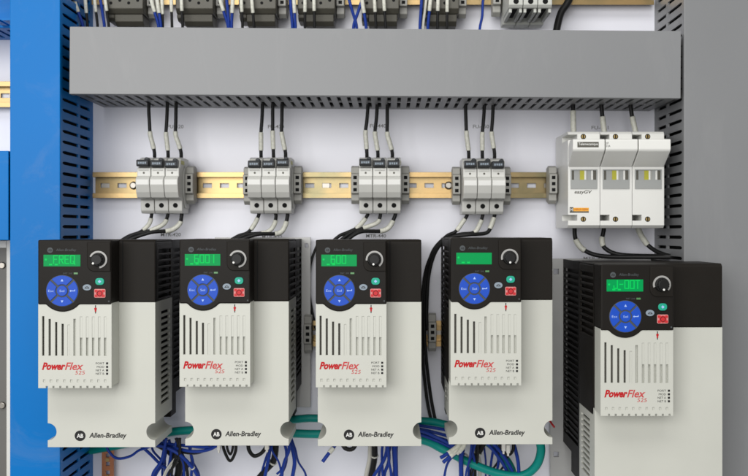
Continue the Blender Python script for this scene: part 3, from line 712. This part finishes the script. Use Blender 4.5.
cw('dark wire crossing just above the blue ones into the drive reading 6001', [(166, 447, 60), (180, 452, 66), (196, 453.4, 72), (207, 449, 80), (212, 441, 84)], 1.4, 'w_black')
cw('thick black bundle dropping between the two left drives', [(156, 443, 56), (168, 450, 54), (176, 459, 50), (179, 469, 46), (175, 486, 44)], 4.2, 'w_black', cat='cable')
cw('thin white wire slanting across the black bundle', [(181, 453, 64), (174, 460, 62), (167, 469, 60), (162, 480, 58)], 1.2, 'w_white')
cw('second thin white wire crossing under the first beside the black bundle', [(178, 462, 60), (171, 466, 60), (165, 476, 58), (163, 486, 56)], 1.0, 'w_white')
cw('black wire folded to a long point under the drive reading 6001', [(222.5, 440, 84), (224, 450, 84), (230, 461, 82), (235.4, 452, 84), (236, 440, 84)], 1.7, 'w_black')
cw('inner black wire folded to a short point under the drive reading 6001', [(226.5, 440, 86), (227.4, 449, 86), (230.4, 454.5, 85), (232.8, 448, 86), (232.5, 440, 86)], 1.4, 'w_black')
cw('black wire curling up under the middle of the drive reading 6001', [(248, 440, 84), (249, 450, 84), (254, 456, 82), (261, 453.5, 82), (266, 447, 84), (267, 440, 84)], 2.2, 'w_black')
cw('thick black cable bending left under the right end of the drive reading 6001', [(275.5, 438, 70), (275.5, 450, 68), (273, 462, 62), (265, 471, 56), (254, 484, 50)], 3.6, 'w_black', ((.44, .47),), cat='cable')
cw('first blue wire beside the thick black cable of the drive reading 6001', [(269.5, 438, 76), (269.5, 452, 74), (267.5, 464, 70), (263, 486, 62)], 1.9, 'w_blue')
cw('second blue wire curving right under the drive reading 6001', [(283.5, 440, 70), (286.4, 452, 68), (285.6, 464, 64), (281, 475, 60), (276, 486, 56)], 1.7, 'w_blue')
cw('rightmost blue wire bowing outward under the drive reading 6001', [(289, 440, 70), (292.6, 450, 68), (294.6, 462, 66), (293, 474, 62), (290, 488, 60)], 2.2, 'w_blue')
cw('crossing blue wire low under the drive reading 6001', [(290.5, 446, 64), (286, 459, 64), (281, 470, 62), (277, 474, 60)], 1.3, 'w_blue')
cw('short blue wire end poking out left under the drive reading 600', [(338, 440, 88), (333.6, 447.5, 92), (328, 454.5, 96), (322.5, 462, 98)], 2.0, 'w_blue', ((.34, .62),))
cw('black wire arching shallowly under the drive reading 600', [(341, 442, 90), (345, 448, 92), (350, 449.6, 92), (354, 447.5, 92), (357, 440, 90)], 2.4, 'w_black')
cw('thick black cable hanging from the drive reading 600', [(374, 436, 66), (374.6, 450, 64), (374, 462, 58), (369, 486, 50)], 3.4, 'w_black', ((.36, .40),), cat='cable')
cw('pale sheathed cable beside the thick black one of the drive reading 600', [(371, 438, 58), (370.2, 450, 56), (369.6, 460, 52), (367, 472, 44), (364, 488, 30)], 2.6, 'w_white', cat='cable')
cw('left blue wire crossing down left under the drive reading 600', [(386.6, 438, 76), (386.8, 450, 74), (383, 462, 70), (374, 476, 64), (370, 488, 60)], 1.9, 'w_blue')
cw('middle blue wire bowing right under the drive reading 600', [(386, 438, 70), (388.6, 450, 68), (388.6, 462, 64), (384.5, 474, 60), (383, 488, 58)], 1.9, 'w_blue')
cw('short blue wire meeting the bowed one under the drive reading 600', [(383.5, 438, 70), (382, 452, 68), (382.4, 470, 64), (384, 488, 58)], 1.5, 'w_blue')
cw('thick dark blue wire hanging straight at the right under the drive reading 600', [(394, 438, 74), (394.6, 450, 72), (395.4, 464, 66), (395.8, 488, 60)], 3.0, 'w_blue')
for n, (y0, y1, dd) in enumerate([(425, 430, 40), (428.5, 436, 46), (432, 441, 52), (434, 446, 58), (430, 443, 64)]):
    cw('%s blue wire from above crossing the gap left of the drive with the empty display' % NTH[n], [(400, y0 - 2, dd), (421, y0 + 1, dd), (437, (y0 + y1) / 2 + 1, dd), (451, y1 + 1.5, dd + 6), (464, y1 + 9, dd + 14)], 1.9, 'w_blue')
cw('upper blue ended white plug pointing down left under the drive with the empty display', [(468, 436, 92), (459.5, 445, 96), (451, 451.5, 100), (440.5, 458, 104)], 2.0, 'w_blue', ((.24, .78),))
cw('lower blue ended white plug pointing down left under the drive with the empty display', [(471, 438, 92), (462, 446.5, 96), (453, 454, 100), (443, 462.6, 104)], 2.0, 'w_blue', ((.24, .78),))
cw('white plug standing almost upright under the drive with the empty display', [(466, 438, 96), (463, 447, 100), (457, 454, 104)], 2.0, 'w_white', ((.1, .9),))
cw('blue wire dropping below the white plugs', [(462, 450, 80), (461, 461, 76), (461.5, 486, 66)], 2.6, 'w_blue')
cw('thick black cable hanging near the white plugs', [(486, 438, 64), (480, 450, 60), (474, 461, 56), (473.5, 486, 50)], 3.6, 'w_black', ((.30, .36),), cat='cable')
cw('pale cable hanging beside the thick black cable near the white plugs', [(472, 440, 52), (477, 453, 50), (480, 466, 44), (479, 486, 30)], 2.2, 'w_white', cat='cable')
cw('left blue wire slanting right under the drive with the empty display', [(484, 440, 76), (493, 450, 74), (502, 462, 70), (508, 474, 66), (512, 488, 62)], 2.0, 'w_blue')
cw('second blue wire slanting right under the drive with the empty display', [(490, 440, 80), (500, 451, 78), (508, 463, 74), (514, 475, 70), (518, 488, 66)], 2.0, 'w_blue')
cw('blue wire falling steeply under the right end of the drive with the empty display', [(512, 438, 82), (516, 452, 80), (518.5, 466, 76), (519, 488, 70)], 2.0, 'w_blue')
cw('black wire curling tightly under the drive with the empty display', [(499, 440, 92), (502, 449, 94), (508, 455, 94), (513, 450, 92), (513, 440, 90)], 1.8, 'w_black')
cw('thin black cord hanging left of the drive reading 600', [(318, 243, 12), (311, 262, 14), (309, 285, 14), (311, 306, 14), (316, 330, 14)], 1.6, 'w_black')

cw('short red wire end showing at the right notch of the drive with the empty display', [(548, 419, 50), (550.5, 422, 54), (552.6, 425, 58), (554.5, 427.5, 60)], 1.1, 'btn_red')

def plug(label, px, py, d, w, h):
    x, dd, z = W(px, py, d)
    t = thing('wire_plug', label, 'plug', (x, d, z), 'white wire plugs under the drives')
    put('plug_body', MB().box(-w / 2, w / 2, -3, 3, 0, h), 'tie', t, bevel=.8)
    put('plug_tip', MB().box(-w / 4, w / 4, -2, 2, -h * .35, 0), 'tie', t, bevel=.4)
plug('small white plug under the left end of the drive reading 6001', 219, 450, 92, 3.6, 9)
plug('small white plug under the middle of the drive reading 6001', 267, 449.5, 92, 4.5, 8)
plug('white plug block under the right half of the drive with the empty display', 503.5, 451, 100, 4, 9)
plug('small white plug next to the white plug block of the empty display drive', 508, 453, 100, 4, 9)
tr = thing('cable_clip', 'pale ring shaped cable clip beside the white plugs', 'clip', W(463, 459, 60))
put('clip_ring', MB().tube([(6 * math.cos(a), 0, 6 * math.sin(a)) for a in [i * 2 * PI / 20 for i in range(20)]] + [(6, 0, .01)], 1.2), 'w_white', tr)
put('clip_foot', MB().box(-2, 2, -40, -1, -9, -6.2), 'tie', tr)

# copper bar and neighbouring enclosure
cp = thing('copper_bar', 'reddish copper bar with round holes standing under the drive reading FREQ', 'copper bar', (-332.5, 0, -420))
rows = []
for j in range(26): rows += [(4.6, 9.2, 8 + j * 10, 12.6 + j * 10)]
put('bar', MB().holes((0, 13.6), (0, 300), rows, 12, 15, lambda u, v, tt: (u, tt, v)), 'copper', cp)
for j in range(26):
    if j % 2 == 0: put('screw', MB().cyl(6.9, 15.3 + j * 10, 2.2, 15, 16.6, 12), 'brass', cp)
put('standoff', MB().cyl(6.9, 40, 4, 0, 12), 'steel', cp); put('standoff', MB().cyl(6.9, 250, 4, 0, 12), 'steel', cp)
en = thing('device_enclosure', 'dark grey metal enclosure at the left edge below the short blue duct', 'enclosure', (-484, 0, -420))
put('front_plate', MB().box(-80, 62.5, 60, 70, 0, 408), 'enclosure', en, bevel=1)
put('housing', MB().box(-78, 60, 0, 60, 2, 400), 'enclosure', en)
put('edge_trim', MB().box(62.6, 67.5, 40, 74, 0, 411), 'tie', en, bevel=.8)
put('top_trim', MB().box(-80, 62.5, 68, 73, 402, 411), 'flange', en, bevel=.8)
for z in (383, 228): put('screw', MB().cyl(57, z, 4, 70, 73, 18, rt=3.4), 'steel', en, bevel=.5)

# device numbers printed on the panel
for s_, px, py, w_ in (('FU-420', 167.5, 126.5, 16), ('FU-430', 268, 126.5, 16), ('FU-440', 370, 125.8, 16), ('FU-450', 473, 126.4, 16), ('FU-461', 591.5, 127.6, 17), ('MTR-420', 160.8, 234.6, 20), ('MTR-430', 262, 236.6, 20), ('MTR-440', 366, 235.8, 20), ('MTR-461', 583.5, 258.5, 22)):
    x, _, z = W(px, py, 0)
    o = text('device_number', s_, x, x + w_ * 1.176, z - 2.1, z + 2.1, 0, 'faint_ink', None, bold=.1)
    tag(o, 'small printed device number %s on the pale panel' % s_, 'lettering', 'device numbers printed on the panel')

# tangle of thin wires low under the drives
rt = random.Random(3)
for lab, n, xa, xb, m in (('thin blue wire in the tangle between the two leftmost drives', 7, 152, 200, 'w_blue'), ('thin dark wire in the tangle between the two leftmost drives', 4, 156, 190, 'w_black'),
                          ('thin blue wire hanging in the bunch under the drive reading 6001', 4, 264, 296, 'w_blue'), ('thin blue wire hanging in the bunch under the drive reading 600', 3, 372, 400, 'w_blue'),
                          ('thin blue wire in the tangle under the drive with the empty display', 7, 456, 522, 'w_blue'), ('thin dark wire in the tangle under the drive with the empty display', 4, 470, 515, 'w_black')):
    for i in range(n):
        x = rt.uniform(xa, xb); dx = rt.uniform(-16, 16); dd = rt.uniform(40, 85)
        cw(lab, [(x, 438, dd), (x + dx * .15 + rt.uniform(-3, 3), 450, dd), (x + dx * .5 + rt.uniform(-4, 4), 462, dd - 6), (x + dx * .9, 474, dd - 12), (x + dx, 490, dd - 16)], rt.uniform(1.1, 1.7), m)

# ------------------------------------------------------------------ light, world, camera
def area(name, loc, target, sx, sy, e, col=(1, 1, 1)):
    l = bpy.data.lights.new(name, 'AREA'); l.shape = 'RECTANGLE'; l.size = sx; l.size_y = sy; l.energy = e; l.color = col
    o = bpy.data.objects.new(name, l); C.objects.link(o); o.location = loc
    o.rotation_euler = (Vector(target) - Vector(loc)).to_track_quat('-Z', 'Y').to_euler(); return o
area('ceiling_lamp', (-.25, -1.5, 1.5), (0, 0, 0), 1.6, .6, 13, (1., .99, .96))
area('room_lamp', (-.7, -2.4, .4), (-.1, 0, 0), 1.8, 1.2, 39, (1., .99, .975))
w = bpy.data.worlds.new('World'); S.world = w; w.use_nodes = True
nt = w.node_tree; bg = nt.nodes['Background']; bg.inputs[1].default_value = .60
tc = nt.nodes.new('ShaderNodeTexCoord'); sp = nt.nodes.new('ShaderNodeSeparateXYZ'); mr = nt.nodes.new('ShaderNodeMapRange'); cr = nt.nodes.new('ShaderNodeValToRGB')
nt.links.new(tc.outputs['Generated'], sp.inputs[0]); nt.links.new(sp.outputs['Z'], mr.inputs[0]); mr.inputs[1].default_value = -1; mr.inputs[2].default_value = 1
nt.links.new(mr.outputs[0], cr.inputs[0]); nt.links.new(cr.outputs[0], bg.inputs[0])
cr.color_ramp.elements[0].color = (.78, .77, .74, 1); cr.color_ramp.elements[1].color = (1, .99, .97, 1)
e = cr.color_ramp.elements.new(.5); e.color = (.55, .55, .56, 1)

cam = bpy.data.cameras.new('camera'); co = bpy.data.objects.new('camera', cam); C.objects.link(co)
co.location = (0, -CAM * .001, 0); co.rotation_euler = (PI / 2, 0, 0)
cam.sensor_width = 36; cam.lens = 36 * F / 748
cam.shift_x = (374 - VX) / 748; cam.shift_y = (VY - 238) / 748
cam.clip_start = .05; cam.clip_end = 50
cam.dof.use_dof = True; cam.dof.focus_distance = 1.02; cam.dof.aperture_fstop = 9
S.camera = co
S.view_settings.view_transform = 'Standard'; S.view_settings.look = 'None'; S.view_settings.gamma = 1; S.view_settings.use_curve_mapping = False
S.view_settings.exposure = .04

for o in C.objects:
    if o.get('label') and len(o['label'].split()) > 16: print('LONG', len(o['label'].split()), o['label'])
